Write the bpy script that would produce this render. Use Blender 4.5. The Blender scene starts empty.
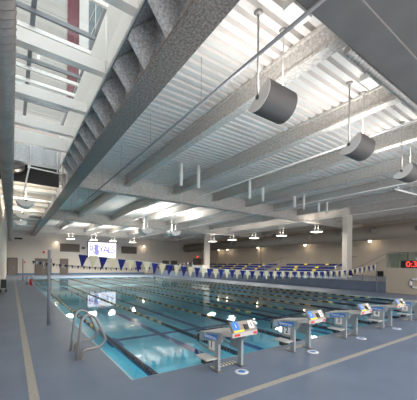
import bpy, bmesh, math, random
from mathutils import Vector, Matrix
random.seed(7)
PI = math.pi
sc = bpy.context.scene
COL = sc.collection

# ------------------------------------------------------------------ materials
def new_mat(name):
    m = bpy.data.materials.new(name); m.use_nodes = True
    nt = m.node_tree; nt.nodes.clear()
    out = nt.nodes.new('ShaderNodeOutputMaterial')
    return m, nt, out

def mat(name, col, rough=.6, metal=0., noise=.0, nscale=6., bump=0., bscale=30., spec=.5, col2=None, stretch=None, detail=3.):
    m, nt, out = new_mat(name)
    b = nt.nodes.new('ShaderNodeBsdfPrincipled')
    b.inputs['Roughness'].default_value = rough
    b.inputs['Metallic'].default_value = metal
    b.inputs['Specular IOR Level'].default_value = spec
    nt.links.new(b.outputs[0], out.inputs[0])
    c = (*col, 1)
    tc = nt.nodes.new('ShaderNodeTexCoord')
    vec = tc.outputs['Object']
    if stretch:
        mp = nt.nodes.new('ShaderNodeMapping'); mp.inputs['Scale'].default_value = stretch
        nt.links.new(vec, mp.inputs[0]); vec = mp.outputs[0]
    if noise > 0:
        n = nt.nodes.new('ShaderNodeTexNoise'); n.inputs['Scale'].default_value = nscale; n.inputs['Detail'].default_value = detail
        nt.links.new(vec, n.inputs['Vector'])
        r = nt.nodes.new('ShaderNodeValToRGB')
        d = col2 or tuple(max(0, x * (1 - noise)) for x in col)
        r.color_ramp.elements[0].position = .3; r.color_ramp.elements[0].color = (*d, 1)
        r.color_ramp.elements[1].position = .7; r.color_ramp.elements[1].color = c
        nt.links.new(n.outputs['Fac'], r.inputs[0]); nt.links.new(r.outputs[0], b.inputs['Base Color'])
    else:
        b.inputs['Base Color'].default_value = c
    if bump > 0:
        n2 = nt.nodes.new('ShaderNodeTexNoise'); n2.inputs['Scale'].default_value = bscale; n2.inputs['Detail'].default_value = 4
        nt.links.new(vec, n2.inputs['Vector'])
        bp = nt.nodes.new('ShaderNodeBump'); bp.inputs['Strength'].default_value = bump; bp.inputs['Distance'].default_value = .03
        nt.links.new(n2.outputs['Fac'], bp.inputs['Height']); nt.links.new(bp.outputs[0], b.inputs['Normal'])
    return m

def emis(name, col, s):
    m, nt, out = new_mat(name)
    e = nt.nodes.new('ShaderNodeEmission'); e.inputs[0].default_value = (*col, 1); e.inputs[1].default_value = s
    nt.links.new(e.outputs[0], out.inputs[0]); return m

def water_mat():
    m, nt, out = new_mat('pool_water')
    N = nt.nodes.new; L = nt.links.new
    tc = N('ShaderNodeTexCoord')
    n = N('ShaderNodeTexNoise'); n.inputs['Scale'].default_value = 2.2; n.inputs['Detail'].default_value = 2
    L(tc.outputs['Object'], n.inputs['Vector'])
    bp = N('ShaderNodeBump'); bp.inputs['Strength'].default_value = .16; bp.inputs['Distance'].default_value = .02
    L(n.outputs['Fac'], bp.inputs['Height'])
    fr = N('ShaderNodeFresnel'); fr.inputs[0].default_value = 1.33; L(bp.outputs[0], fr.inputs['Normal'])
    g = N('ShaderNodeBsdfGlossy'); g.inputs['Roughness'].default_value = .02; L(bp.outputs[0], g.inputs['Normal'])
    t = N('ShaderNodeBsdfTransparent'); t.inputs[0].default_value = (.90, .98, .99, 1)
    mx = N('ShaderNodeMixShader'); L(fr.outputs[0], mx.inputs[0]); L(t.outputs[0], mx.inputs[1]); L(g.outputs[0], mx.inputs[2])
    L(mx.outputs[0], out.inputs[0]); return m

def glass_mat(name, tint=(.9, .95, .95)):
    m, nt, out = new_mat(name)
    N = nt.nodes.new; L = nt.links.new
    lw = N('ShaderNodeLayerWeight'); pw = N('ShaderNodeMath'); pw.operation = 'POWER'; pw.inputs[1].default_value = 5
    L(lw.outputs['Facing'], pw.inputs[0])
    fr = N('ShaderNodeMath'); fr.operation = 'MULTIPLY_ADD'; fr.inputs[1].default_value = .9; fr.inputs[2].default_value = .04; L(pw.outputs[0], fr.inputs[0])
    g = N('ShaderNodeBsdfGlossy'); g.inputs['Roughness'].default_value = .03
    t = N('ShaderNodeBsdfTransparent'); t.inputs[0].default_value = (*tint, 1)
    mx = N('ShaderNodeMixShader'); L(fr.outputs[0], mx.inputs[0]); L(t.outputs[0], mx.inputs[1]); L(g.outputs[0], mx.inputs[2])
    L(mx.outputs[0], out.inputs[0]); return m

M = {}
M['deckfloor'] = mat('blue_grey_deck', (.165, .215, .30), .4, noise=.18, nscale=1.1, bump=.12, bscale=60, detail=6)
M['stripe'] = mat('beige_tile_stripe', (.46, .44, .39), .5, noise=.35, nscale=40)
M['gutter'] = mat('pool_gutter_tile', (.45, .62, .66), .4, noise=.15, nscale=5)
M['basin'] = mat('teal_pool_tile', (.26, .80, .97), .5, noise=.15, nscale=1.2)
M['basinwall'] = mat('pool_wall_tile', (.25, .76, .93), .5, noise=.12, nscale=1.2)
M['navytile'] = mat('navy_lane_tile', (.02, .08, .28), .5)
M['water'] = water_mat()
M['wall'] = mat('painted_block_wall', (.66, .62, .56), .8, noise=.06, nscale=1.5)
M['wall2'] = mat('tan_wall', (.52, .46, .385), .8, noise=.06, nscale=1.5)
M['tanbox'] = mat('tan_panel', (.50, .43, .34), .7)
M['fluted'] = mat('painted_roof_deck', (.76, .73, .70), .55, noise=.10, nscale=.8)
M['fuzz'] = mat('sprayed_fireproofing', (.72, .68, .64), .95, noise=.42, nscale=16, bump=1., bscale=24, detail=6)
M['fuzzdaylit'] = mat('sprayed_grey_girder', (.82, .84, .88), .9, noise=.55, nscale=22, bump=1., bscale=30, detail=6)  # blue cast of the skylight daylight put into the spray colour
M['fuzzshade'] = mat('sprayed_flange_shaded', (.33, .30, .28), .95, noise=.65, nscale=20, bump=1., bscale=26, detail=6)  # same spray darkened to paint in the unlit underside of the girder
M['white'] = mat('white_painted_steel', (.80, .79, .77), .45)
M['whitecurb'] = mat('white_curb_board', (.78, .76, .73), .6)
M['galv'] = mat('galvanised_steel', (.42, .42, .43), .35, .7, noise=.2, nscale=3)
M['galvduct'] = mat('spiral_duct_steel', (.36, .34, .32), .45, .6, noise=.25, nscale=2)
M['tanduct'] = mat('painted_tan_duct', (.27, .235, .195), .6)
M['shadeduct'] = mat('shade_dark_duct', (.19, .185, .18), .6, noise=.15, nscale=1.5)  # colour kept dark for the shade the uplights leave on the duct
M['fixture'] = mat('grey_fixture_body', (.10, .095, .092), .6)
M['fixcap'] = mat('light_grey_fixture_cap', (.40, .385, .37), .6)
M['capgrey'] = mat('pale_grey_end_cap', (.68, .66, .64), .6)
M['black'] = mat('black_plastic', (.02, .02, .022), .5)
M['steel'] = mat('brushed_stainless', (.30, .29, .275), .3, .9)
M['steelpaint'] = mat('grey_painted_steel', (.30, .34, .36), .45)
M['blocktan'] = mat('tan_grit_board', (.34, .31, .26), .7, noise=.2, nscale=30)
M['blockwhite'] = mat('white_grit_board', (.56, .55, .53), .6, noise=.1, nscale=30)
M['grate'] = mat('slotted_grate', (.66, .63, .57), .6)
_nt = M['grate'].node_tree; _b = _nt.nodes['Principled BSDF'] if 'Principled BSDF' in _nt.nodes else [n for n in _nt.nodes if n.type == 'BSDF_PRINCIPLED'][0]
_w = _nt.nodes.new('ShaderNodeTexWave'); _w.inputs['Scale'].default_value = 4.6; _tc = _nt.nodes.new('ShaderNodeTexCoord'); _nt.links.new(_tc.outputs['Object'], _w.inputs['Vector'])
_r = _nt.nodes.new('ShaderNodeValToRGB'); _r.color_ramp.elements[0].position = .4; _r.color_ramp.elements[0].color = (.12, .09, .06, 1); _r.color_ramp.elements[1].position = .5; _r.color_ramp.elements[1].color = (.66, .63, .57, 1)
_nt.links.new(_w.outputs['Fac'], _r.inputs[0]); _nt.links.new(_r.outputs[0], _b.inputs['Base Color'])
M['blue'] = mat('blue_label', (.03, .20, .62), .4)
M['yellow'] = mat('yellow_label', (.85, .72, .05), .5)
M['red'] = mat('red_mark', (.65, .03, .03), .5)
M['plate'] = mat('white_plate', (.82, .82, .82), .5)
M['ink'] = mat('black_ink', (.01, .01, .01), .6)
M['navyflag'] = mat('navy_pennant_vinyl', (.008, .013, .11), .6, spec=.15)
M['creamflag'] = mat('cream_pennant_vinyl', (.50, .46, .31), .6)
M['rope'] = mat('white_cord', (.7, .7, .68), .7)
M['ropeblack'] = mat('black_lane_discs', (.012, .016, .035), .4)
M['ropegold'] = mat('gold_lane_discs', (.46, .36, .13), .45)
M['seatblue'] = mat('blue_bleacher_plastic', (.012, .022, .14), .6, spec=.2)
M['seatyellow'] = mat('yellow_bleacher_plastic', (.75, .60, .04), .5)
M['benchgrey'] = mat('grey_bleacher_step', (.30, .34, .40), .6)
M['doordark'] = mat('dark_bronze_door', (.13, .11, .095), .5)
M['doorlight'] = mat('grey_service_door', (.22, .20, .18), .5)
M['louver'] = mat('dark_louver', (.15, .125, .10), .6)
M['bluebase'] = mat('blue_wall_base', (.10, .20, .36), .5)
M['glass'] = glass_mat('clear_glass')
M['guard'] = glass_mat('greenish_guard_glass', (.75, .82, .80))
M['facade'] = mat('pale_facade_panel', (.24, .225, .21), .7, noise=.08, nscale=.6)
M['facade2'] = mat('white_facade_pier', (.34, .33, .32), .6)
M['maroon'] = mat('maroon_panel', (.08, .008, .016), .6, noise=.2, nscale=2)
M['facadeglass'] = mat('blue_grey_window', (.10, .125, .14), .6, spec=.2)
M['mullion'] = mat('grey_glazing_bar', (.20, .215, .235), .45)
M['led'] = emis('white_display', (.93, .93, 1.), 1.1)
M['ledblue'] = emis('blue_display', (.06, .045, .60), .45)
M['ledlil'] = emis('lilac_display', (.40, .40, .9), .5)
M['redled'] = emis('red_digits', (1., .05, .04), 1.5)
M['exit'] = emis('exit_red', (1., .05, .03), 2.)
M['lamp'] = emis('lamp_face', (1., .93, .80), 4.)
M['warm'] = emis('warm_lamp_face', (1., .80, .58), 4.)
M['uplens'] = emis('uplight_lens', (1., .97, .93), 1.5)
M['poster'] = mat('dull_blue_tarp', (.2, .3, .4), .6)

# ------------------------------------------------------------------ mesh helpers
def b_box(bm, x0, x1, y0, y1, z0, z1, mi=0):
    vs = [bm.verts.new(p) for p in [(x0,y0,z0),(x1,y0,z0),(x1,y1,z0),(x0,y1,z0),(x0,y0,z1),(x1,y0,z1),(x1,y1,z1),(x0,y1,z1)]]
    for f in [(0,3,2,1),(4,5,6,7),(0,1,5,4),(1,2,6,5),(2,3,7,6),(3,0,4,7)]:
        bm.faces.new([vs[i] for i in f]).material_index = mi

def b_prism(bm, prof, axis, a, b, mi=0, cap=True):
    """prof: list of 2-D points in the plane across the axis, extruded a..b"""
    def P(u, v, t):
        return {'x': (t, u, v), 'y': (u, t, v), 'z': (u, v, t)}[axis]
    A = [bm.verts.new(P(u, v, a)) for u, v in prof]; B = [bm.verts.new(P(u, v, b)) for u, v in prof]
    n = len(prof)
    for i in range(n):
        bm.faces.new([A[i], A[(i+1) % n], B[(i+1) % n], B[i]]).material_index = mi
    if cap:
        bm.faces.new(A[::-1]).material_index = mi; bm.faces.new(B).material_index = mi

def b_tube(bm, pts, r, seg=8, mi=0, cap=True, smooth=True):
    pts = [Vector(p) for p in pts]; rings = []
    up = None
    for i, p in enumerate(pts):
        if i == 0: d = pts[1] - p
        elif i == len(pts) - 1: d = p - pts[i-1]
        else: d = (pts[i+1] - p).normalized() + (p - pts[i-1]).normalized()
        d.normalize()
        if up is None:
            up = Vector((0, 0, 1)) if abs(d.z) < .9 else Vector((1, 0, 0))
        s = d.cross(up)
        if s.length < 1e-4: s = d.orthogonal()
        s.normalize(); up = s.cross(d).normalized()
        rr = r[i] if isinstance(r, (list, tuple)) else r
        rings.append([bm.verts.new(p + rr * (math.cos(2*PI*k/seg) * s + math.sin(2*PI*k/seg) * up)) for k in range(seg)])
    for i in range(len(rings) - 1):
        for k in range(seg):
            f = bm.faces.new([rings[i][k], rings[i][(k+1) % seg], rings[i+1][(k+1) % seg], rings[i+1][k]])
            f.material_index = mi; f.smooth = smooth
    if cap:
        bm.faces.new(rings[0][::-1]).material_index = mi; bm.faces.new(rings[-1]).material_index = mi

def smooth_path(pts, n=4):
    P = [Vector(p) for p in pts]; out = []
    for i in range(len(P) - 1):
        p0 = P[max(i-1, 0)]; p1 = P[i]; p2 = P[i+1]; p3 = P[min(i+2, len(P)-1)]
        for k in range(n):
            t = k / n
            out.append(.5*((2*p1) + (p2-p0)*t + (2*p0-5*p1+4*p2-p3)*t*t + (3*p1-p0-3*p2+p3)*t**3))
    out.append(P[-1]); return out

def obj(name, bm, m, parent=None, loc=(0, 0, 0), bevel=0, fix=True):
    if fix: bmesh.ops.recalc_face_normals(bm, faces=bm.faces)
    if bevel: bmesh.ops.bevel(bm, geom=[e for e in bm.edges if e.calc_length() > bevel * 3], offset=bevel, segments=2, affect='EDGES', profile=.5)
    me = bpy.data.meshes.new(name); bm.to_mesh(me); bm.free()
    for x in (m if isinstance(m, list) else [m]): me.materials.append(M[x])
    o = bpy.data.objects.new(name, me); COL.objects.link(o); o.location = loc
    if parent: o.parent = parent
    return o

def tag(o, label, cat, group=None):
    o['label'] = label; o['category'] = cat
    if group: o['group'] = group
    return o

def thing(name, label, cat, loc=(0, 0, 0), rz=0, group=None):
    o = bpy.data.objects.new(name, None); COL.objects.link(o); o.location = loc; o.rotation_euler = (0, 0, rz)
    o.empty_display_size = .1
    return tag(o, label, cat, group)

def struct(name, bm, m, loc=(0, 0, 0), parent=None, label=None, **k):
    o = obj(name, bm, m, parent, loc, **k)
    if not parent: o['kind'] = 'structure'
    if label: o['label'] = label
    return o

def box(name, dims, m, parent=None, loc=(0, 0, 0), bevel=0):
    bm = bmesh.new(); b_box(bm, *dims); return obj(name, bm, m, parent, loc, bevel)

def sbox(name, dims, m, **k):
    bm = bmesh.new(); b_box(bm, *dims); return struct(name, bm, m, **k)

def tube(name, pts, r, m, parent=None, loc=(0, 0, 0), seg=8):
    bm = bmesh.new(); b_tube(bm, pts, r, seg); return obj(name, bm, m, parent, loc)

def text(name, body, size, m, parent, loc, rot, depth=.004, sx=1.):
    cu = bpy.data.curves.new(name, 'FONT'); cu.body = body; cu.size = size; cu.extrude = depth
    cu.align_x = 'CENTER'; cu.align_y = 'CENTER'
    t = bpy.data.objects.new(name, cu); COL.objects.link(t)
    bpy.context.view_layer.update()
    me = bpy.data.meshes.new_from_object(t); bpy.data.objects.remove(t)
    me.materials.clear(); me.materials.append(M[m])
    o = bpy.data.objects.new(name, me); COL.objects.link(o); o.location = loc; o.rotation_euler = rot; o.scale = (sx, 1, 1)
    if parent: o.parent = parent
    return o

def light(name, kind, loc, power, col=(1, 1, 1), size=.5, rot=(0, 0, 0), parent=None, size_y=None, spread=None, radius=.05):
    l = bpy.data.lights.new(name, kind); l.energy = power; l.color = col
    if kind == 'AREA':
        l.shape = 'RECTANGLE'; l.size = size; l.size_y = size_y or size
        if spread: l.spread = spread
    else: l.shadow_soft_size = radius
    o = bpy.data.objects.new(name, l); COL.objects.link(o); o.location = loc; o.rotation_euler = rot
    if parent: o.parent = parent
    return o

# ------------------------------------------------------------------ dimensions
PX0, PX1, PY0, PY1 = 1.5, 17.3, 4.13, 38.0       # pool
WATER = -.07
WXL, WXR, WYF = -.6, 34., 51.                     # walls
DECKZ = 7.05                                      # underside of roof deck
PLX = 20.8                                        # bleacher platform face
GY = [16.9, 31., 45.]                             # cross girders
BX = [5.65, 8.9, 12.15, 15.4, 18.65, 21.9, 25.15, 28.4, 31.65]

# ------------------------------------------------------------------ floor, pool
bm = bmesh.new()
for d in [(WXL-.2, PX0, -2, WYF, -.35, 0), (PX1, WXR, -2, WYF, -.35, 0), (PX0, PX1, -2, PY0, -.35, 0), (PX0, PX1, PY1, WYF, -.35, 0)]:
    b_box(bm, *d)
struct('floor', bm, 'deckfloor', label='blue-grey pool deck floor')
bm = bmesh.new()
b_box(bm, PX0-.3, PX1+.3, PY0-.3, PY1+.3, -1.2, -.95)
struct('pool_floor', bm, 'basin', label='teal tiled floor of the pool')
bm = bmesh.new()
b_box(bm, PX0-.3, PX0, PY0-.3, PY1+.3, -.95, -.35); b_box(bm, PX1, PX1+.3, PY0-.3, PY1+.3, -.95, -.35)
b_box(bm, PX0, PX1, PY0-.3, PY0, -.95, -.35); b_box(bm, PX0, PX1, PY1, PY1+.3, -.95, -.35)
struct('pool_wall', bm, 'basinwall', label='pale teal tiled walls of the pool')
bm = bmesh.new()
e = .04
b_box(bm, PX0, PX0+e, PY0, PY1, -.3, -.012); b_box(bm, PX1-e, PX1, PY0, PY1, -.3, -.012)
b_box(bm, PX0+e, PX1-e, PY0, PY0+e, -.3, -.012); b_box(bm, PX0+e, PX1-e, PY1-e, PY1, -.3, -.012)
struct('trim_1', bm, 'gutter', label='pale tile gutter edge around the pool')
LX = [1.93 + 1.87*k for k in range(9)]
# lane lines and cross targets in the tiled floor
bm = bmesh.new()
zf = -.95
for k in range(8):
    c = LX[k] + .935
    b_box(bm, c-.13, c+.13, PY0+1.8, PY1-1.8, zf, zf+.01)
    for y in (10., 32.): b_box(bm, c+.15, min(c+1.75, PX1-.1), y-.12, y+.12, zf, zf+.012)
    for y in (PY0+1.8, PY1-1.8): b_box(bm, c-.45, c+.45, y-.12, y+.12, zf, zf+.012)
b_box(bm, PX0+.25, PX0+.6, 5.2, 6.3, zf, zf+.012)
b_box(bm, LX[0]+.75, LX[0]+1.15, 9.2, 10.3, zf, zf+.014)
struct('trim_2', bm, 'navytile', label='navy lane lines and cross marks on the pool floor')
bm = bmesh.new()
vs = [bm.verts.new(p) for p in [(PX0+e, PY0+e, WATER), (PX1-e, PY0+e, WATER), (PX1-e, PY1-e, WATER), (PX0+e, PY1-e, WATER)]]
bm.faces.new(vs)
w = struct('pool_water', bm, 'water', label='clear teal water filling the lap pool', fix=False)
# stripes
bm = bmesh.new()
b_box(bm, .20, .31, 2.82, 45.8, 0, .004)
b_box(bm, .31, PLX-1, 2.82, 2.92, 0, .004)
struct('trim_3', bm, 'stripe', label='thin beige tile stripe inlaid in the deck')

# ------------------------------------------------------------------ walls
sbox('wall_left', (WXL-.2, WXL, -2, WYF, 0, 9.), 'wall')
sbox('wall_far', (WXL-.2, WXR+.2, WYF, WYF+.2, 0, 7.3), 'wall')
sbox('wall_right', (WXR, WXR+.2, -2, WYF, 0, 7.3), 'wall2')
sbox('baseboard_far', (WXL, PLX, WYF-.03, WYF, 0, .22), 'bluebase')

# ------------------------------------------------------------------ ceiling: fluted roof deck with flutes along X
def fluted(x0, x1, y0, y1):
    bm = bmesh.new(); p = .30; prof = []
    y = y0
    while y < y1 - .01:
        prof += [(y, DECKZ), (y+.175, DECKZ), (y+.20, DECKZ+.15), (y+.275, DECKZ+.15)]
        y += p
    prof.append((y1 if y < y1 else y, DECKZ))
    prof2 = prof + [(prof[-1][0], DECKZ+.3), (prof[0][0], DECKZ+.3)]
    lo0 = [bm.verts.new((x0, a, z)) for a, z in prof]; lo1 = [bm.verts.new((x1, a, z)) for a, z in prof]
    for i in range(len(prof)-1): bm.faces.new([lo0[i], lo0[i+1], lo1[i+1], lo1[i]])
    t = [bm.verts.new(q) for q in [(x0, y0, DECKZ+.3), (x1, y0, DECKZ+.3), (x1, prof[-1][0], DECKZ+.3), (x0, prof[-1][0], DECKZ+.3)]]
    bm.faces.new(t)
    return bm
struct('ceiling', fluted(2.73, WXR, -.6, WYF), 'fluted', label='white painted fluted metal roof deck', fix=False)
# left bay ceiling past the skylight, solid
sbox('ceiling_left', (WXL, 2.6, 18.4, WYF, DECKZ, DECKZ+.25), 'fluted')
sbox('ceiling_skylight_well', (WXL, 2.2, 17.35, 18.4, 7.9, 8.1), 'fluted')
sbox('ceiling_near', (WXL, 2.2, -2, 4.6, 8.3, 8.5), 'fluted')

# I-section along Y or X
def ibeam(axis, c, a, b, z0, z1, fw, tf=.07, tw=.14, top=True):
    bm = bmesh.new()
    h = fw/2; w_ = tw/2
    prof = [(c-h, z0), (c+h, z0), (c+h, z0+tf), (c+w_, z0+tf*1.6), (c+w_, z1-tf), (c+h, z1-tf), (c+h, z1), (c-h, z1), (c-h, z1-tf), (c-w_, z1-tf), (c-w_, z0+tf*1.6), (c-h, z0+tf)]
    b_prism(bm, prof, axis, a, b); return bm
bays = [(2.95, GY[0]-.101, 'nearest'), (GY[0]+.101, GY[1]-.101, 'second'), (GY[1]+.101, GY[2]-.101, 'third'), (GY[2]+.101, WYF, 'farthest')]
ordn = ['first', 'second', 'third', 'fourth', 'fifth', 'sixth', 'seventh', 'eighth', 'ninth']
for i, x in enumerate(BX):
    for (a, b, nm) in bays:
        o = obj('roof_beam', ibeam('y', 0, 0, b-a, -.6, 0, .30), 'fuzz', loc=(x, a, DECKZ))
        tag(o, f'rough sprayed roof beam, {ordn[i]} right of the stiffened girder, {nm} ceiling bay', 'beam', 'fireproofed roof beams running down the hall')
for j, y in enumerate(GY):
    o = obj('cross_girder', ibeam('x', 0, 0, WXR-2.96, -1.08, 0, .42, .09, .2), ['fuzz'], loc=(2.96, y, DECKZ))
    tag(o, ['deep sprayed cross girder nearest the camera, beyond the half-round lights', 'deep sprayed cross girder halfway down the hall', 'deep sprayed cross girder closest to the far wall'][j], 'girder', 'cross girders under the roof deck')

# stiffened girder beside the skylight
g = thing('plate_girder', 'long grey sprayed plate girder with stiffener plates beside the skylight', 'girder', (2.66, -.5, 5.98))
L_ = WYF + .48
box('bottom_flange', (-.29, .29, 0, L_, 0, .07), 'fuzzshade', g)
bm = bmesh.new(); b_box(bm, -.06, .06, 0, L_, .07, 1.06); b_box(bm, -.06, .06, 0, 17.2, 1.06, 2.05); obj('web', bm, 'fuzzdaylit', g)
y = 1.0
while y < 16.9:
    st = bmesh.new(); b_prism(st, [(-.06, .07), (-.27, .07), (-.66, .60), (-.66, .71), (-.06, 1.33)], 'y', y, y+.11)
    obj('stiffener', st, 'fuzzdaylit', g); y += 1.07
while y < 50:
    st = bmesh.new(); b_box(st, -.26, -.06, y, y+.1, .07, 1.05); obj('stiffener', st, 'fuzzdaylit', g); y += 2.14
bm = bmesh.new(); b_prism(bm, [(-.67, .72), (-.06, 1.35), (-.06, 1.39), (-.69, .75)], 'y', 0, 16.6); obj('sloping_cover', bm, 'fuzzdaylit', g)
bm = bmesh.new(); b_box(bm, -.02, .012, 0, 16.6, -.03, .03)
tag(obj('edge_angle', bm, 'galv', loc=(1.975, -.5, 6.62)), 'thin bright steel strip along the top left edge of the stiffened girder', 'steel strip')

# dark rectangular duct over the camera, far edge with wrap
d = thing('air_duct', 'large shade-darkened grey rectangular duct crossing the ceiling at top right', 'duct', (3.6, 2.88, 5.95))
box('duct_body', (0, 26, -.62, 0, 0, 1.05), 'shadeduct', d, bevel=.015)
box('duct_flank', (0, 26, -2.2, -.62, .03, 1.05), 'shadeduct', d)
bm = bmesh.new(); pts = []; rr = []
n = 150
for i in range(n+1):
    pts.append((5.35 + 3.6*i/n, 2.975, 6.0)); rr.append(.075 + .02*math.sin(i*2*PI/5))
b_tube(bm, pts, rr, 8)
tag(obj('flexible_conduit', bm, 'fixcap'), 'ribbed pale flexible conduit running along the edge of the dark duct', 'conduit')

# ------------------------------------------------------------------ skylight
sk = thing('skylight', 'long roof skylight with white box beams and grey glazing bars', 'skylight', (WXL+.02, 4.6, 7.1))
W = 2.10 - WXL
def at_y(y): return y - 4.6
for y in (5.7, 8.15, 10.65, 12.95):
    bm = bmesh.new(); b_box(bm, .0, W, at_y(y), at_y(y)+.24, 0, .33); obj('box_beam', bm, 'white', sk)
box('end_curb', (0, W, at_y(14.9), at_y(14.9)+.25, .0, .55), 'white', sk)
# inner curb on the girder side leaning outwards
bm = bmesh.new(); b_prism(bm, [(W, .0), (W+.08, .0), (W+.08, 1.35), (W-.12, 1.35), (W-.12, 1.28), (W, .6)], 'y', 0, 12.02); obj('side_curb', bm, 'whitecurb', sk)
bm = bmesh.new(); b_prism(bm, [(-.0, .0), (.05, .0), (.05, 1.35), (-.0, 1.35)], 'y', 0, 12.02); obj('side_curb', bm, 'whitecurb', sk)
for y in (5.7, 7.2, 7.6, 8.9, 9.6, 10.5, 11.1, 11.6, 12.4, 13.1, 13.9):
    bm = bmesh.new(); b_box(bm, 0.05, W-.02, at_y(y), at_y(y)+.07, 1.38, 1.5); obj('glazing_bar', bm, 'mullion' if int(y*10) % 2 else 'white', sk)
for x in (.95, W-.14):
    bm = bmesh.new(); b_box(bm, x, x+.12, 0, 12.02, 1.5, 1.62); obj('ridge_bar', bm, 'mullion', sk)
box('glass_pane', (0.05, W, 0, 12.02, 1.63, 1.64), 'glass', sk)
# stiffened end wall of the skylight bay
e_ = thing('end_girder', 'pale blue-grey stiffened girder across the end of the skylight', 'girder', (WXL, 16.9, 6.85))
box('web', (0, W+.0, 0, .1, 0, 1.1), 'fuzzdaylit', e_)
box('bottom_flange', (0, W, -.2, .22, -.05, .02), 'fuzzdaylit', e_)
for x in (.55, 1.3, 1.9, 2.45):
    bm = bmesh.new(); b_box(bm, x, x+.05, -.2, 0, .02, 1.1); obj('stiffener', bm, 'fuzzdaylit', e_)
sbox('ceiling_skylight_end', (WXL, 2.6, 17.05, 17.35, 7.97, 8.1), 'fluted')
# black sheet for the shade below the end girder, and the round duct stub
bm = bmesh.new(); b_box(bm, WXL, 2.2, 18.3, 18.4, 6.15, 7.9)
struct('recess_shade_sheet', bm, 'black')
bm = bmesh.new(); b_tube(bm, [(0, -1.2, 0), (0, 0, 0)], .42, 24)
tag(obj('round_duct_stub', bm, 'galvduct', loc=(.12, 18.3, 6.95)), 'round grey duct end in the dark recess behind the skylight', 'duct')
# left-bay joists
k = 0
for y in (18.9, 21.4, 24., 26.6, 29.2, 32., 35., 38., 41., 44., 47.):
    o = obj('ceiling_joist', ibeam('x', 0, 0, 2.38-WXL, -.7, 0, .6, .22, .12), 'whitecurb', loc=(WXL, y, DECKZ))
    k += 1
    tag(o, f'cream painted ceiling joist in the left bay, number {k} counting from the skylight', 'joist', 'cream joists in the left ceiling bay')

# building seen through the skylight
fb = thing('outside_building', 'tall pale panelled building with maroon strip seen through the skylight', 'building', (0, 25, 8.2))
box('facade_wall', (-14, 16, 0, 1, 0, 22), 'facade', fb)
for z in range(1, 21, 3): box('panel_joint', (-14, 3.4, -.02, 0, z, z+.04), 'mullion', fb)
box('maroon_strip', (3.5, 4.35, -.06, 0, 0, 22), 'maroon', fb)
box('white_pier', (4.35, 5.0, -.16, 0, 0, 22), 'facade2', fb)
for wx in (5.05, 5.62, 6.2, 6.75):
    wn = box('window', (wx, wx+.5, -.04, 0, 0, 22), 'facadeglass', fb)
    bm = bmesh.new()
    for q in range(14):
        z = 1.5*q
        b_tube(bm, [(wx, -.08, z), (wx+.5, -.08, z+1.5)], .03, 4)
    b_box(bm, wx-.05, wx+.02, -.12, -.04, 0, 22)
    obj('lattice', bm, 'facade2', wn)

# ------------------------------------------------------------------ ducts, pipes
def spiral(length, r, pitch=.17, seg=20):
    bm = bmesh.new(); b_tube(bm, [(0, 0, 0), (0, length, 0)], r, seg)
    n = int(length/pitch*10); pts = []
    for i in range(n+1):
        t = 2*PI*i/10; pts.append(((r)*math.cos(t), length*i/n, (r)*math.sin(t)))
    b_tube(bm, pts, .013, 4, cap=False); return bm
o = obj('spiral_duct', spiral(51.2, .2), 'galvduct', loc=(-.175, -.4, 5.2)); tag(o, 'long galvanised spiral duct running along the left wall', 'duct')
t = thing('wall_duct', 'long tan round duct along the wall above the bleachers', 'duct', (29.9, -1, 5.15))
bm = bmesh.new(); b_tube(bm, [(0, 0, 0), (0, 51.9, 0)], .72, 24)
obj('duct_body', bm, 'tanduct', t)
for y in (9.9, 14.3, 17.6, 21.5, 26.4, 30., 36.):
    bm = bmesh.new(); b_tube(bm, [(-.72, y, .1), (-.9, y, .12)], [.34, .34], 18); b_tube(bm, [(-.9, y, .12), (-.95, y, .12)], [.34, .15], 18); obj('air_outlet', bm, 'galvduct', t)
box('access_panel', (-.745, -.68, 9.6, 10.9, -.15, .25), 'doordark', t)
for x in (0,):
    for y in (4., 12, 20, 28, 36, 44): tube('hanger', [(x, y, .6), (x, y, DECKZ-5.15)], .025, 'galv', t)
def ypipe(label, x, z, y0, y1, r, m, hang=True, z1=DECKZ):
    t = thing('ceiling_pipe', label, 'pipe', (x, y0, z))
    tube('pipe_run', [(0, 0, 0), (0, y1-y0, 0)], r, m, t, seg=8)
    if hang:
        y = .8
        while y < y1-y0: tube('hanger_rod', [(0, y, 0), (0, y, z1-z)], .006, m, t, seg=4); y += 3.2
    return t
ypipe('thin steel conduit running down the hall below the first roof beam', 3.92, 5.88, 2.0, 36., .034, 'mullion')
ypipe('pale conduit running down the hall under the second roof beam', 9.3, 5.88, 2.95, 45., .028, 'white')
ypipe('pale conduit running down the hall under the fourth roof beam', 15.9, 5.88, 2.95, 45., .025, 'white')
ypipe('pale conduit running down the hall under the sixth roof beam', 22.4, 5.88, 2.95, 45., .025, 'white')
wp = thing('white_pipework', 'white drain pipe with elbows hanging below the end of the skylight', 'pipe', (.6, 16.2, 6.4))
tube('pipe_run', smooth_path([(-.15, 0, -1.2), (.06, 0, 0), (.12, 0, .02), (1.44, 0, -.06), (1.5, 0, .0), (1.55, 0, .6), (1.62, 0, .9), (1.55, 0, 1.25)], 5), .035, 'white', wp)
for x, z in ((.05, 0), (1.46, -.04), (1.55, .6)):
    bm = bmesh.new(); bmesh.ops.create_uvsphere(bm, u_segments=10, v_segments=8, radius=.062); obj('elbow', bm, 'white', wp, (x, 0, z))
tube('drop_pipe', [(.1, 0, .02), (.1, 0, 1.45)], .022, 'white', wp); tube('drop_pipe', [(1.27, 0, -.05), (1.27, 0, 1.45)], .022, 'white', wp)
wp = thing('drop_pipe', 'thin white pipe standing beside the near skylight beam at top left', 'pipe', (1.96, 7.5, 6.65))
tube('pipe_run', [(0, 0, 0), (0, 0, 1.5)], .03, 'white', wp)
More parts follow.
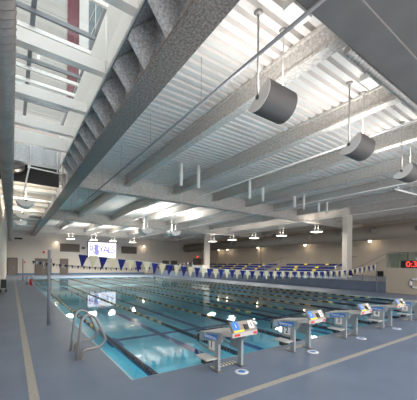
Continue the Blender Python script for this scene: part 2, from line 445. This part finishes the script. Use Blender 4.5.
bm = bmesh.new(); bmesh.ops.create_uvsphere(bm, u_segments=10, v_segments=8, radius=.05); obj('valve', bm, 'white', wp, (0, 0, .35))
tp = thing('sprinkler_pipe', 'white pipe with an elbow crossing under the beams at right', 'pipe', (16.6, 6.1, 5.75))
tube('pipe_run', smooth_path([(0, .3, .25), (0, .28, .05), (.1, .2, 0), (8, -.6, 0)], 4), .045, 'white', tp)
for x in (1., 4., 7.): tube('hanger_rod', [(x, .1-.08*x, 0), (x, .1-.08*x, DECKZ-5.75)], .008, 'white', tp, seg=4)

# hanging white tubes, in pairs
tubes = [(7.0, 12.5), (8.05, 12.5), (11.72, 12.5), (12.85, 12.5), (15.95, 12.5), (16.95, 12.5), (18.75, 12.5), (19.8, 12.5)]
for i, (x, y) in enumerate(tubes):
    t = thing('hanging_tube', f'white vertical tube hanging from the roof deck, {ordn[i]} from the left in the row', 'tube', (x, y, 5.78), group='white tubes hanging in a row')
    bm = bmesh.new(); b_tube(bm, [(0, 0, 0), (0, 0, 1.1 + .1*(i % 2))], .088, 14); obj('tube_body', bm, 'white', t)
    tube('hanger_rod', [(0, 0, 1.1), (0, 0, DECKZ-5.78)], .02, 'white', t)

# junction boxes
for (x, y, s, lab) in ((8.2, 3.9, .3, 'pale square junction box on the roof deck beside the dark duct'), (4.75, 3.7, .3, 'pale junction box on the roof deck at the top of the picture'), (4.9, 3.3, .1, 'small black device on the roof deck near the dark duct')):
    tag(box('junction_box', (-s, s, -s*.45, s*.45, -.16, 0), 'white' if s > .2 else 'black', loc=(x, y, DECKZ), bevel=.01), lab, 'junction box')

# ------------------------------------------------------------------ half-round uplights
def half_round(label, x, y, z, r=.36, ln=.85, tilt=33, power=220, z1=DECKZ, col=(1., .96, .91), rz=0, hm='fixture', grp='half-round uplights hanging from the roof deck'):
    t = thing('uplight', label, 'light fixture', (x, y, z), rz, group=grp)
    tl = math.radians(tilt)
    def R(u, v):   # rotate in the YZ plane, near side up
        return (u*math.cos(tl) + v*math.sin(tl), -u*math.sin(tl) + v*math.cos(tl))
    arc = [R(r*math.cos(a), .86*r*math.sin(a)) for a in [PI + PI*i/16 for i in range(17)]]
    inner = [R(.93*r*math.cos(a), -.03 + .8*r*math.sin(a)) for a in [PI + PI*i/16 for i in range(17)]]
    bm = bmesh.new()
    b_prism(bm, arc + inner[::-1], 'x', 0, ln, cap=False)
    for i in range(16):
        pass
    # end rims
    ov = bmesh.ops.recalc_face_normals(bm, faces=bm.faces)
    for f in bm.faces: f.smooth = True
    obj('housing', bm, hm, t)
    for xx in (-.012, ln):
        bm = bmesh.new(); b_prism(bm, arc, 'x', xx, xx+.012); obj('end_cap', bm, 'capgrey' if hm == 'fixture' else 'white', t)
    a, b = R(-.9*r, -.10), R(.9*r, -.10)
    bm = bmesh.new(); b_prism(bm, [a, b, (b[0], b[1]-.012), (a[0], a[1]-.012)], 'x', .015, ln-.015); obj('lens', bm, 'uplens', t)
    for xx, ww in ((.02, .022), (ln-.05, .012)):
        tube('stem', [(xx-.03, 0, -.04), (xx-.03, 0, z1-z-.03)], ww, 'fixcap' if ww > .02 else 'white', t)
        bm = bmesh.new(); b_tube(bm, [(xx-.03, 0, z1-z-.06), (xx-.03, 0, z1-z)], [.05, .1], 12); obj('ceiling_canopy', bm, 'fixcap', t)
    bm = bmesh.new(); b_tube(bm, [(-.035, 0, -.06), (-.012, 0, -.06)], .045, 12); obj('bracket', bm, 'fixture', t)
    c = R(0, .01)
    light('uplight_lamp', 'AREA', (ln/2, c[0], c[1]), power, col, ln*.9, (-tl, 0, 0), t, size_y=r*1.5)
    l = t.children[-1]; l.rotation_euler = (PI - tl, 0, 0)
    return t
UP = [(4.2, 4.25, 'nearest and largest half-round grey uplight, left of the other two'), (7.95, 4.34, 'middle half-round grey uplight between the largest and the right one'), (11.7, 4.4, 'half-round grey uplight at the right edge of the picture')]
for x, y, lab in UP: half_round(lab, x, y, 5.33, power=27)
for x, y, lab in ((10.1, 24.2, 'left of two glowing uplights in the middle of the hall'), (13.0, 24.2, 'right of two glowing uplights in the middle of the hall')):
    half_round(lab, x, y, 5.05, r=.58, ln=.9, tilt=0, power=150, rz=PI/2, hm='white', grp='uplights in the second bay')
for y, lab in ((18.7, 'pale half-round uplight nearest the skylight, in the left bay'), (23.7, 'pale half-round uplight second from the skylight, in the left bay'), (28.4, 'pale half-round uplight third from the skylight, in the left bay')):
    half_round(lab, .62, y, 5.3, r=.45, ln=.85, tilt=0, power=45, rz=PI/2, hm='white', col=(1, .9, .75), grp='uplights along the left bay')

# far pendant floodlights
def flood(label, x, y, z, power, grp):
    t = thing('pendant_floodlight', label, 'light fixture', (x, y, z), group=grp)
    bm = bmesh.new()
    b_prism(bm, [(-.42, 0), (.42, 0), (.34, .2), (-.34, .2)], 'x', -.45, .45); obj('housing', bm, 'fixcap', t)
    for s in (-1, 1):
        bm = bmesh.new(); b_box(bm, s*.23-.19, s*.23+.19, -.36, .36, -.03, 0); obj('lamp_lens', bm, 'lamp', t)
        tube('stem', [(s*.25, 0, .2), (s*.25, 0, DECKZ-z)], .011, 'fixcap', t)
    light('lamp_up', 'AREA', (0, 0, .24), power*.18, (1, .93, .82), .7, (PI, 0, 0), t, size_y=.6)
    light('lamp_down', 'AREA', (0, 0, -.05), power, (1, .93, .82), .8, (0, 0, 0), t, size_y=.6)
    return t
FL = [(6.27, 40.5), (9.15, 40.5), (11.75, 40.5), (14.6, 40.5)]
for i, (x, y) in enumerate(FL): flood(f'glowing pendant floodlight before the far wall, {ordn[i]} from the left', x, y, 5., 300, 'pendant floodlights before the far wall')
FR = [(22.6, 31.4), (23.2, 27.9), (23.5, 24.2), (23.9, 20.4), (23.7, 16.)]
for i, (x, y) in enumerate(FR): flood(f'glowing pendant floodlight over the bleacher edge, {["farthest", "second farthest", "middle", "second nearest", "nearest"][i]} of five', x, y, 5., 130, 'pendant floodlights over the bleacher edge')
# bare warm lamps near the walls
for (x, y, z, lab) in ((5.8, 50.4, 5.05, 'small bright wall lamp left of the lit scoreboard'), (20.4, 50.4, 5.1, 'small bright wall lamp right of the lit scoreboard'), (33.2, 44., 4.75, 'small bright lamp on the right wall at the far corner'), (33.2, 41.3, 4.7, 'small bright lamp on the right wall beside the tall column'),
                       (33.2, 33.3, 4.7, 'small bright lamp on the wall pilaster above the left bleachers'), (33.2, 24.2, 4.65, 'small bright lamp on the wall above the right bleachers'), (33.2, 15.6, 4.65, 'small bright lamp on the wall right of the near column')):
    t = thing('wall_lamp', lab, 'lamp', (x, y, z), group='small bright lamps on the walls')
    bm = bmesh.new(); bmesh.ops.create_uvsphere(bm, u_segments=14, v_segments=10, radius=.17)
    for f in bm.faces: f.smooth = True
    obj('bulb', bm, 'warm', t)
    if x > 30: tube('arm', [(.1, 0, .1), (.8, 0, .25)], .03, 'fixture', t)
    else: tube('arm', [(0, .1, .1), (0, .6, .25)], .03, 'fixture', t)
    light('lamp_glow', 'POINT', (0, 0, -.25), 8, (1, .8, .58), parent=t, radius=.1)

# ------------------------------------------------------------------ columns
for (x, y, lab, m) in ((25.05, 13.75, 'wide pale square column in front of the right bleachers', 'wall'), (24.6, 35.6, 'pale square column at the far end of the bleachers', 'wall')):
    bm = bmesh.new(); b_box(bm, -.4, .4, -.25, .25, 0, DECKZ-.75)
    tag(obj('column', bm, 'wall', loc=(x, y, .75), bevel=.02), lab, 'column')
for i, y in enumerate((19.3, 33.6, 44.8)):
    bm = bmesh.new(); b_box(bm, -.35, 0, -.3, .3, 0, 7.3); struct(f'trim_{4+i}', bm, 'tanbox', loc=(WXR, y, 0), label='tan pilaster on the right wall')

# ------------------------------------------------------------------ far wall things
def door(n, x0, x1, h, m, leafs=1):
    bm = bmesh.new(); b_box(bm, x0, x1, -.06, 0, 0, h); f = struct(f'door_{n}', bm, m, loc=(0, WYF, 0))
    bm = bmesh.new()
    for (a, b, c, d_) in ((x0-.1, x0, 0, h+.1), (x1, x1+.1, 0, h+.1), (x0, x1, h, h+.1)): b_box(bm, a, b, -.09, 0, c, d_)
    obj('door_frame', bm, 'doordark', f)
    if leafs == 2:
        c = (x0+x1)/2; box('meeting_strip', (c-.03, c+.03, -.08, -.05, 0, h), 'mullion', f)
        box('transom', (x0, x1, -.08, -.05, h-.55, h-.45), 'mullion', f)
    box('door_handle', ((x0+x1)/2+.1, (x0+x1)/2+.2, -.12, -.06, .95, 1.2), 'galv', f)
door(1, -.45, .62, 2.45, 'doorlight'); door(2, 3.0, 5.1, 2.42, 'doordark', 2); door(3, 6.45, 7.5, 2.45, 'doordark')
door(4, 24.6, 25.8, 2.45, 'doordark'); door(5, 26.5, 27.7, 2.45, 'doordark'); door(6, 31.8, 33.6, 3., 'doorlight', 2)
def louvre(x0, x1, lab):
    t = thing('wall_louver', lab, 'louver', (x0, WYF, 3.7), group='dark louvers on the far wall')
    w_ = x1-x0
    box('frame', (0, w_, -.05, 0, 0, 1.3), 'louver', t)
    bm = bmesh.new()
    for k in range(9): b_box(bm, .06, w_-.06, -.09, -.05, .08+.13*k, .13+.13*k)
    obj('slats', bm, 'doordark', t)
louvre(6.36, 9.3, 'dark wide louver left of the lit scoreboard'); louvre(16.3, 19.2, 'dark wide louver right of the lit scoreboard')
sb = thing('video_scoreboard', 'bright white video scoreboard reading ROYALS on the far wall', 'scoreboard', (12.95, WYF, 4.15))
box('case', (-2.42, 2.42, -.25, 0, -1.38, 1.38), 'black', sb, bevel=.02)
scr = box('screen', (-2.33, 2.33, -.27, -.25, -1.3, 1.3), 'led', sb)
for k, (ch, x) in enumerate((('R', -1.8), ('Y', -.2), ('A', .55), ('L', 1.18), ('S', 1.82))):
    text('letter', ch, 1.62, 'ledblue', sb, (x, -.275, .05), (PI/2, 0, 0), .005, .95)
text('small_lettering', 'SCHOOL', .5, 'ledblue', sb, (.95, -.275, -.72), (PI/2, 0, 0), .005, 1.1)
bm = bmesh.new(); pts = [(-1.45, .75), (-1.2, 1.1), (-.85, 1.0), (-.7, .55), (-.85, .2), (-.6, -.3), (-.75, -.95), (-1.05, -1.05), (-1.35, -.6), (-1.2, -.1), (-1.4, .3), (-1.15, .6)]
P3 = smooth_path([(a, -.285, b) for a, b in pts] + [(pts[0][0], -.285, pts[0][1])], 4); b_tube(bm, P3, .045, 6); obj('emblem_outline', bm, 'ledblue', sb)
bm = bmesh.new(); b_prism(bm, [(a*.9-.1, b*.9) for a, b in pts], 'y', -.282, -.272); obj('emblem_fill', bm, 'ledlil', sb)
for (x, z, w_, lab) in ((4.1, 3.5, .16, 'small red alarm box above the double doors on the far wall'), (1.55, 1.9, .13, 'small red alarm box beside the left door on the far wall')):
    tag(box('fire_alarm', (-w_, w_, -.1, 0, -w_, w_), 'red', loc=(x, WYF, z), bevel=.02), lab, 'alarm')
tag(box('wall_vent', (-.5, .5, -.05, 0, -.12, .12), 'black', loc=(.8, WYF, 5.45)), 'small dark vent high on the far wall above the left door', 'vent')
tag(box('wall_speaker', (-.25, .25, -.2, 0, -.15, .15), 'black', loc=(9.85, WYF, 4.4), bevel=.02), 'small dark speaker between the louver and the scoreboard', 'speaker')
es = thing('exit_sign', 'red glowing exit sign above the far right doors', 'sign', (32.7, WYF, 3.4))
box('case', (-.35, .35, -.1, 0, -.14, .14), 'black', es); text('lettering', 'EXIT', .3, 'exit', es, (0, -.105, 0), (PI/2, 0, 0))

# ------------------------------------------------------------------ bleacher platform and seats
bm = bmesh.new(); b_box(bm, PLX, WXR, 8.7, 47, 0, .72); struct('platform', bm, 'deckfloor', label='raised blue-grey bleacher platform along the right wall')
bm = bmesh.new(); b_box(bm, PLX-.03, PLX+.06, 8.7, 47, .72, .77); struct('trim_7', bm, 'stripe', label='pale nosing along the platform edge')
bm = bmesh.new(); b_box(bm, PLX-.02, PLX+.25, -2, 8.7, 0, 1.68); struct('wall_landing', bm, 'tanbox', label='tan parapet wall right of the platform')
bm = bmesh.new(); b_box(bm, PLX+.25, WXR, -2, 8.7, 0, .72); struct('platform_near', bm, 'deckfloor', label='raised floor behind the tan parapet')
rows = [(25.6, 1.10), (26.5, 1.36), (27.5, 1.66), (28.6, 2.0)]
sect = [('right', 15.6, 23.6), ('left', 25.2, 42.)]
for sname, ya, yb in sect:
    for r_, (x, z) in enumerate(rows):
        lab = f'blue and yellow bleacher bench in the {sname} block, {["lowest", "second lowest", "second highest", "highest"][r_]} row'
        y0 = ya + (.9 if r_ < 3 and sname == 'right' else 0)
        t = thing('bleacher_bench', lab, 'bench', (x, y0, .72), group='bleacher benches')
        Ln = yb - y0; zz = z - .72
        seg = 0; y = 0.
        bm = bmesh.new(); b_box(bm, 0, .35, 0, Ln, zz-.09, zz); b_box(bm, .02, .06, 0, Ln, zz-.2, zz-.09); obj('plank', bm, 'seatblue', t, bevel=.008)
        q = 1.1 + .35*r_
        while q < Ln - .6:
            box('seat_marker', (-.015, .37, q, q+.42, zz-.12, zz+.02), 'seatyellow', t); q += 2.5 + .25*((r_+int(q)) % 2)
        y = .3
        while y < Ln:
            bm = bmesh.new(); b_box(bm, .1, .18, y, y+.06, 0, zz-.09); obj('support', bm, 'benchgrey', t); y += 1.9
        if r_ > 0:
            bm = bmesh.new(); b_box(bm, .4, 1.0, 0, Ln, max(.02, zz-.34), max(.06, zz-.28)); obj('footboard', bm, 'benchgrey', t)
    for q, yy in enumerate((ya-.5 if sname == 'right' else ya-.8,)):
        t = thing('stair_rail', f'thin grey handrail climbing beside the {sname} bleacher block', 'handrail', (25.2, yy, .72))
        tube('rail', [(0, 0, .95), (3.4, 0, 2.05), (4.2, 0, 2.05)], .03, 'steel', t)
        for x, h in ((.3, 1.05), (1.8, 1.52), (3.4, 2.05)): tube('post', [(x, 0, 0), (x, 0, h)], .025, 'steel', t)
t = thing('stair_rail', 'thin grey handrail at the far end of the left bleacher block', 'handrail', (25.2, 43.3, .72))
tube('rail', [(0, 0, .95), (3.4, 0, 2.05), (4.2, 0, 2.05)], .03, 'steel', t)
for x, h in ((.3, 1.05), (1.8, 1.52), (3.4, 2.05)): tube('post', [(x, 0, 0), (x, 0, h)], .025, 'steel', t)
tag(box('announcer_desk', (-.6, .6, -1.4, 1.4, 0, 1.0), 'wall', loc=(23.2, 35.2, .72), bevel=.02), 'pale boxy desk at the foot of the far column', 'desk')
for i, (x, y, lab) in enumerate(((22.4, 12., 'dark folded deck chair beside the guard rail at the platform edge'), (22.6, 9.9, 'dark low chair on the platform next to the tan parapet'))):
    t = thing('low_chair', lab, 'chair', (x, y, .72), .4)
    box('seat', (-.25, .25, -.25, .25, .3, .35), 'black', t)
    bm = bmesh.new(); b_prism(bm, [(.22, .32), (.27, .32), (.45, .7), (.4, .7)], 'y', -.25, .25); obj('backrest', bm, 'black', t)
    for sx in (-.22, .2):
        for sy in (-.22, .2): box('leg', (sx, sx+.03, sy, sy+.03, 0, .3), 'steelpaint', t)

# glass guard and rails above the parapet
gr = thing('glass_guard', 'glass guard with steel posts on top of the tan parapet', 'guard rail', (PLX+.2, 5.4, 1.68))
box('glass_panel', (-.006, .006, 0, 3.3, .04, .95), 'guard', gr)
for y in (0, 1.65, 3.28): tube('post', [(0, y, 0), (0, y, 1.02)], .028, 'steel', gr)
tube('top_rail', [(0, 0, 1.02), (0, 3.28, 1.02)], .028, 'steel', gr)
gr = thing('glass_guard', 'glass guard returning behind the tan parapet above the stairs', 'guard rail', (PLX+.3, 8.6, .72))
box('glass_panel', (0, 3.0, -.006, .006, .9, 2.0), 'guard', gr)
for x in (0.02, 1.5, 3.): tube('post', [(x, 0, 0), (x, 0, 2.05)], .028, 'steel', gr)
tube('top_rail', [(0, 0, 2.05), (3.0, 0, 2.05)], .028, 'steel', gr)
gr = thing('stair_rail', 'sloping steel handrail left of the glass guard on the platform', 'handrail', (PLX+.5, 8.9, .72))
tube('rail', [(0, 0, 1.95), (0, 1.6, 1.15), (0, 3.2, .55)], .025, 'steel', gr)
tube('lower_rail', [(0, 0, 1.55), (0, 1.6, .8), (0, 3.2, .3)], .018, 'steel', gr)
for y, h in ((0, 1.95), (1.6, 1.15), (3.2, .55)): tube('post', [(0, y, 0), (0, y, h)], .022, 'steel', gr)
rb = thing('timing_board', 'black timing board with red glowing digits 0:30 on the tan parapet', 'timing clock', (PLX+.05, 7.1, 1.68))
box('case', (-.06, .06, -.75, .72, 0, .48), 'black', rb)
text('digits', '0:30', .5, 'redled', rb, (-.07, -.02, .23), (PI/2, 0, -PI/2), .004, 1.05)
lr = thing('life_ring', 'white life ring hanging on the tan parapet at right edge', 'life ring', (PLX-.06, 6.98, .72))
bm = bmesh.new()
R_, r2_ = .27, .075
rings = [[bm.verts.new((r2_*math.sin(b)*.8, (R_+r2_*math.cos(b))*math.cos(a), (R_+r2_*math.cos(b))*math.sin(a))) for b in [2*PI*j/10 for j in range(10)]] for a in [2*PI*i/28 for i in range(28)]]
for i in range(28):
    for j in range(10):
        bm.faces.new([rings[i][j], rings[i][(j+1) % 10], rings[(i+1) % 28][(j+1) % 10], rings[(i+1) % 28][j]]).smooth = True
obj('ring', bm, 'plate', lr)
for a in range(4):
    bm = bmesh.new(); an = PI/4 + a*PI/2
    c = Vector((0, R_*math.cos(an), R_*math.sin(an))); tdir = Vector((0, -math.sin(an), math.cos(an)))
    b_tube(bm, [c - tdir*.03, c + tdir*.03], .078, 10); obj('band', bm, 'seatblue', lr)

# ------------------------------------------------------------------ lane ropes
for k, x in enumerate(LX):
    bm = bmesh.new()
    y0, y1 = PY0+.06, PY1-.06
    y = y0; i = 0
    solid = 3.3
    while y < y1 - .01:
        endz = (y - y0 < solid) or (y1 - y < solid)
        ln = .1 if endz else .3
        ln = min(ln, y1-y)
        mi = 0 if endz else i % 2
        if endz:
            b_tube(bm, [(0, y, 0), (0, y+ln*.9, 0)], .048, 8, mi)
        else:
            for q in range(3):
                b_tube(bm, [(0, y+q*.1, 0), (0, y+q*.1+.085, 0)], .038, 7, mi, smooth=False)
        y += ln; i += 1
    t = thing('lane_line', f'black and gold floating lane line, {ordn[k]} from the left side of the pool', 'lane line', (x, 0, WATER+.01), group='lane lines floating on the pool')
    obj('floats', bm, ['ropeblack', 'ropegold'], t, fix=False)
    tube('cable', [(0, PY0+.0, 0), (0, PY1, 0)], .012, 'steel', t, seg=6)

# ------------------------------------------------------------------ backstroke flags
def prof_near(s):   # height along the near line
    K = [(.87, 2.10), (1.7, 2.03), (4.1, 1.80), (6., 1.63), (9., 1.50), (12.2, 1.45), (15.4, 1.47), (17., 1.53), (20.45, 1.90)]
    for (a, za), (b, zb) in zip(K, K[1:]):
        if s <= b: return za + (zb-za)*(s-a)/(b-a)
    return K[-1][1]
def prof_far(s): 
    u = (s-.9)/19.5; return 2.15 - 1.1*4*u*(1-u)*.75
def flagline(name_lab, y, prof, x0, x1):
    t = thing('pennant_line', name_lab, 'pennant line', (x0, y, 0))
    pts = [(s, 0, prof(s+x0)) for s in [i*(x1-x0)/60 for i in range(61)]]
    tube('cord', pts, .008, 'rope', t, seg=4)
    protos = []
    for m_ in ('navyflag', 'creamflag'):
        bm = bmesh.new()
        b_prism(bm, [(-.135, 0), (.135, 0), (.012, -.37), (-.012, -.37)], 'y', -.003, .003)
        protos.append(obj('pennant', bm, m_, t))
    s = x0 + .9; i = 0
    while s < x1 - .2:
        p = protos[i % 2]
        o = p if i < 2 else p.copy()
        if i >= 2: COL.objects.link(o); o.parent = t
        o.location = (s-x0, 0, prof(s)-.005)
        dz = prof(s+.1)-prof(s-.1)
        o.rotation_euler = (random.uniform(-.12, .12), -math.atan2(dz, .2), random.uniform(-.12, .12))
        s += .293; i += 1
    return t
flagline('near line of navy and cream pennants strung across the pool', 9.14, prof_near, .87, 20.45)
flagline('far line of small navy and cream pennants before the far wall', 33., prof_far, .9, 20.4)
def post(lab, x, y, h, r=.04):
    t = thing('flag_post', lab, 'post', (x, y, 0))
    tube('pole', [(0, 0, 0), (0, 0, h)], r, 'mullion', t, seg=12)
    bm = bmesh.new(); b_tube(bm, [(0, 0, 0), (0, 0, .02)], r*2., 14); obj('base_plate', bm, 'steel', t)
post('dark grey flag post standing on the left deck beside the ladder', .87, 9.14, 2.14)
post('slim flag post before the bleacher platform at right', 20.45, 9.14, 2.05, .03)
post('distant flag post on the left deck', .9, 33., 2.2, .05)
post('distant flag post at the far right of the pool', 20.4, 33., 2.2, .05)

# ------------------------------------------------------------------ ladders
r1 = [(0.98, 0.0), (1.01, 0.27), (1.03, 0.46), (1.05, 0.66), (1.1, 0.77), (1.17, 0.8), (1.27, 0.76), (1.34, 0.66), (1.42, 0.48), (1.47, 0.36), (1.47, 0.27), (1.39, 0.19), (1.26, 0.17), (1.13, 0.16), (1.07, 0.10), (1.06, 0.)]
def ladder(lab, y, dy, m='steel'):
    t = thing('pool_ladder', lab, 'ladder', (1.0, y, 0))
    for k in range(2):
        pts = smooth_path([(a-1.0, 0, z) for a, z in r1], 4)
        o = tube('grab_rail', pts, .026, m, t, (0, k*dy, 0), seg=10)
        for bx in (-.02, .06):
            bm = bmesh.new(); b_tube(bm, [(0, 0, 0), (0, 0, .012)], [.052, .045], 14); obj('flange', bm, m, t, (bx, k*dy, 0))
ladder('stainless steel pool ladder rails on the near left pool edge', 5.55, .65)
ladder('distant stainless pool ladder rails on the left pool edge', 27., .65)
rt = thing('rescue_tube', 'red rescue tube standing on the far left deck', 'rescue tube', (1.25, 26.2, 0))
bm = bmesh.new(); b_tube(bm, [(0, 0, 0), (0, 0, .5)], .1, 12); obj('foam_body', bm, 'red', rt, bevel=0)
tube('strap', [(0, 0, .5), (.03, 0, .7), (.1, 0, .5)], .015, 'plate', rt, seg=5)
rc = thing('equipment_cart', 'dark equipment cart standing against the left wall', 'cart', (-.4, 21., 0))
box('shelf', (-.15, .15, -.4, .4, .2, .25), 'steelpaint', rc); box('bin', (-.14, .14, -.35, .35, .25, .75), 'black', rc)
for sx in (-.13, .13):
    for sy in (-.35, .35): tube('caster', [(sx, sy, 0), (sx, sy, .2)], .03, 'black', rc)

# ------------------------------------------------------------------ starting blocks
def starting_block(n, x):
    names = {1: 'nearest of the row', 2: 'second in the row', 3: 'third in the row', 4: 'fourth in the row', 5: 'fifth, at the right edge'}
    t = thing('starting_block', f'grey starting block with number {n} plate, {names[n]}', 'starting block', (x, 3.3, 0), group='starting blocks along the near pool edge')
    hw = .25
    sl = -.155   # slope of the deck down towards the water
    def Z(y): return .70 + sl*y
    # rear legs: narrow posts, with pedestal panel in front
    for s in (-1, 1):
        bm = bmesh.new(); b_box(bm, s*hw-.025, s*hw+.025, .36, .46, 0, .60); obj('leg', bm, 'steelpaint', t, bevel=.006)
        bm = bmesh.new(); b_box(bm, s*hw-.05, s*hw+.05, .32, .50, 0, .014); obj('foot_plate', bm, 'steel', t)
        bm = bmesh.new(); b_prism(bm, [(.46, .27), (.68, .27), (.68, .58), (.46, .60)], 'x', s*hw-.012, s*hw+.012); obj('leg_panel', bm, 'steelpaint', t)
        bm = bmesh.new(); b_prism(bm, [(.36, .44), (.36, .62), (.2, .62)], 'x', s*hw-.01, s*hw+.01); obj('gusset', bm, 'steelpaint', t)
        bm = bmesh.new(); b_prism(bm, [(.28, Z(.28)-.155), (.92, Z(.92)-.135), (.92, Z(.92)), (.28, Z(.28))], 'x', s*(hw+.015)-.012, s*(hw+.015)+.012)
        sp = obj('side_panel', bm, 'steelpaint', t)
        bm = bmesh.new(); b_prism(bm, [(.38, Z(.38)-.125), (.78, Z(.78)-.115), (.78, Z(.78)-.025), (.38, Z(.38)-.035)], 'x', s*(hw+.028)-.004, s*(hw+.028)+.004)
        lb = obj('blue_label', bm, 'blue', t); lb['label'] = 'blue maker label on the side'
        ang = math.atan(sl)
        tx = text('label_lettering', 'Spectrum', .09, 'plate', t, (s*(hw+.035), .58, Z(.58)-.074), (PI/2, 0, s*PI/2), .002)
        tx.rotation_euler = Matrix.Rotation(s*PI/2, 4, 'Z').to_3x3().to_4x4().to_euler() if False else (PI/2, 0, s*PI/2)
    bm = bmesh.new(); b_prism(bm, [(.04, Z(.04)-.06), (.94, Z(.94)-.04), (.94, Z(.94)), (.04, Z(.04))], 'x', -hw, hw)
    obj('platform', bm, 'blockwhite', t, bevel=.006)
    bm = bmesh.new(); b_prism(bm, [(.02, Z(0)-.075), (.04, Z(0)-.075), (.04, Z(0)+.0), (.02, Z(0)+.0)], 'x', -hw-.01, hw+.02); obj('rear_bar', bm, 'blockwhite', t)
    for a, b in ((-hw+.03, -hw+.14), (hw-.07, hw+.0)):
        bm = bmesh.new(); b_box(bm, a, b, .012, .02, Z(0)-.058, Z(0)-.025); obj('red_mark', bm, 'red', t)
    # adjustable back plate, slanting back
    bp = [(.02, Z(0)+.03), (.05, Z(0)+.02), (.20, Z(0)+.13), (.17, Z(0)+.15)]
    bm = bmesh.new(); b_prism(bm, [(.0, Z(0)+.005), (.06, Z(0)+.005), (.14, Z(0)+.15), (.10, Z(0)+.155)], 'x', -hw+.0, hw-.0)
    pl = obj('back_plate', bm, 'blocktan', t, bevel=.004)
    nrm = math.atan2(.10, .15)
    def on_back(name, x0, x1, h0, h1, m, dep=.006):
        def pt(h): return (.0 + .10*h/.15, Z(0)+.005 + h)
        a, b = pt(h0), pt(h1)
        bm = bmesh.new(); b_prism(bm, [(a[0]-dep, a[1]+.002), (a[0]+.002, a[1]), (b[0]+.002, b[1]), (b[0]-dep, b[1]+.002)], 'x', x0, x1)
        return obj(name, bm, m, t)
    on_back('blue_plate', -hw+.01, -hw+.14, .03, .15, 'blue')
    on_back('yellow_label', -hw+.01, -hw+.22, .004, .03, 'yellow')
    on_back('black_clamp', -.01, .06, .03, .10, 'black', .03)
    on_back('number_plate', .10, .20, .03, .14, 'plate')
    text('number', str(n), .11, 'ink', t, (.15, .0+.10*.085/.15-.012, Z(0)+.09), (PI/2-nrm, 0, 0), .002)
    text('number', str(n), .09, 'plate', t, (-hw+.075, .0+.10*.09/.15-.012, Z(0)+.095), (PI/2-nrm, 0, 0), .002)
    # left number plate on the pedestal
    box('number_plate', (-hw-.022, -hw-.012, .47, .63, .32, .49), 'plate', t)
    text('number', str(n), .17, 'ink', t, (-hw-.026, .55, .405), (PI/2, 0, -PI/2), .002)
    # backstroke grips at the front
    for s in (-1, 1):
        tube('hand_grip', smooth_path([(s*hw, .70, .30), (s*(hw+.0), .92, .34), (s*hw, 1.0, .36), (s*hw, .99, .50), (s*hw, .9, .545)], 3), .013, 'steel', t)
        tube('grip_sleeve', [(s*hw, 1.0, .36), (s*hw, 1.0, .50)], .022, 'black', t)
    tube('front_bar', [(-hw, 1.0, .37), (hw, 1.0, .37)], .012, 'steel', t)
    tube('front_handle', [(-hw-.05, 1.0, Z(.98)), (hw+.05, 1.0, Z(.98))], .014, 'black', t)
    for s in (-1, 1): box('handle_bracket', (s*.2-.01, s*.2+.01, 1.0-.07, 1.0, Z(.98)-.01, Z(.98)+.01), 'steel', t)
    # side step
    bm = bmesh.new(); b_box(bm, -hw-.24, -hw-.028, .38, .72, .205, .23); st = obj('side_step', bm, 'blockwhite', t, bevel=.005)
    box('step_bracket', (-hw-.2, -hw-.012, .52, .6, .12, .205), 'black', t)
    # slotted gutter plate between the feet
    bm = bmesh.new(); b_box(bm, -hw+.0, hw, .52, .62, 0, .02)
    obj('floor_grate', bm, 'grate', t)
    # anchor cover disc beside it
    dsc = thing('anchor_cover', f'white round deck cover with blue centre behind the number {n} block', 'deck cover', (x+.06, 3.46, 0), group='round deck covers')
    bm = bmesh.new(); b_tube(bm, [(0, 0, 0), (0, 0, .008)], [.115, .105], 24); obj('rim', bm, 'plate', dsc)
    bm = bmesh.new(); b_tube(bm, [(0, 0, .008), (0, 0, .011)], .06, 20); obj('centre', bm, 'blue', dsc)
for n, x in ((1, 3.05), (2, 4.98), (3, 6.93), (4, 8.9), (5, 10.85)): starting_block(n, x)
# unseen underwater lamps added in the pool walls to brighten the water
def added_pool_light(x, y, rz, lab, pw):
    t = thing('added_pool_light', lab, 'light fixture', (x, y, -.5), rz, group='added underwater fill lights in the pool walls')
    bm = bmesh.new(); b_tube(bm, [(0, 0, 0), (0, .05, 0)], [.16, .14], 18); obj('housing', bm, 'steel', t)
    bm = bmesh.new(); b_tube(bm, [(0, .05, 0), (0, .055, 0)], .12, 18); obj('lens', bm, 'uplens', t)
    light('pool_fill_beam', 'AREA', (0, .08, 0), pw, (.9, .97, 1.), .24, (PI/2, 0, PI), t)
for k in range(8): added_pool_light(LX[k]+.935, PY0, 0, 'added round underwater fill light in the near end wall of the pool', 230)
for y in (8, 14, 20, 26, 32): added_pool_light(PX0+.02, y, -PI/2, 'added round underwater fill light in the left wall of the pool', 300)

# ------------------------------------------------------------------ light and world
wd = bpy.data.worlds.new('world'); sc.world = wd; wd.use_nodes = True
bg = wd.node_tree.nodes['Background']; bg.inputs[0].default_value = (1., .965, .955, 1); bg.inputs[1].default_value = 1.5
# ------------------------------------------------------------------ camera
cam = bpy.data.cameras.new('camera'); co = bpy.data.objects.new('camera', cam); COL.objects.link(co)
cam.sensor_fit = 'HORIZONTAL'; cam.sensor_width = 36; cam.lens = 281/417*36
cam.shift_y = 65/417.; cam.clip_end = 300
co.location = (0, 0, 1.75)
rot = Matrix.Rotation(-math.radians(35), 4, 'Z') @ Matrix.Rotation(PI/2, 4, 'X') @ Matrix.Rotation(math.radians(.57), 4, 'Z')
co.rotation_euler = rot.to_euler()
sc.camera = co
sc.view_settings.view_transform = 'Standard'; sc.view_settings.look = 'None'
sc.view_settings.exposure = 1.0; sc.view_settings.gamma = 1; sc.view_settings.use_curve_mapping = False
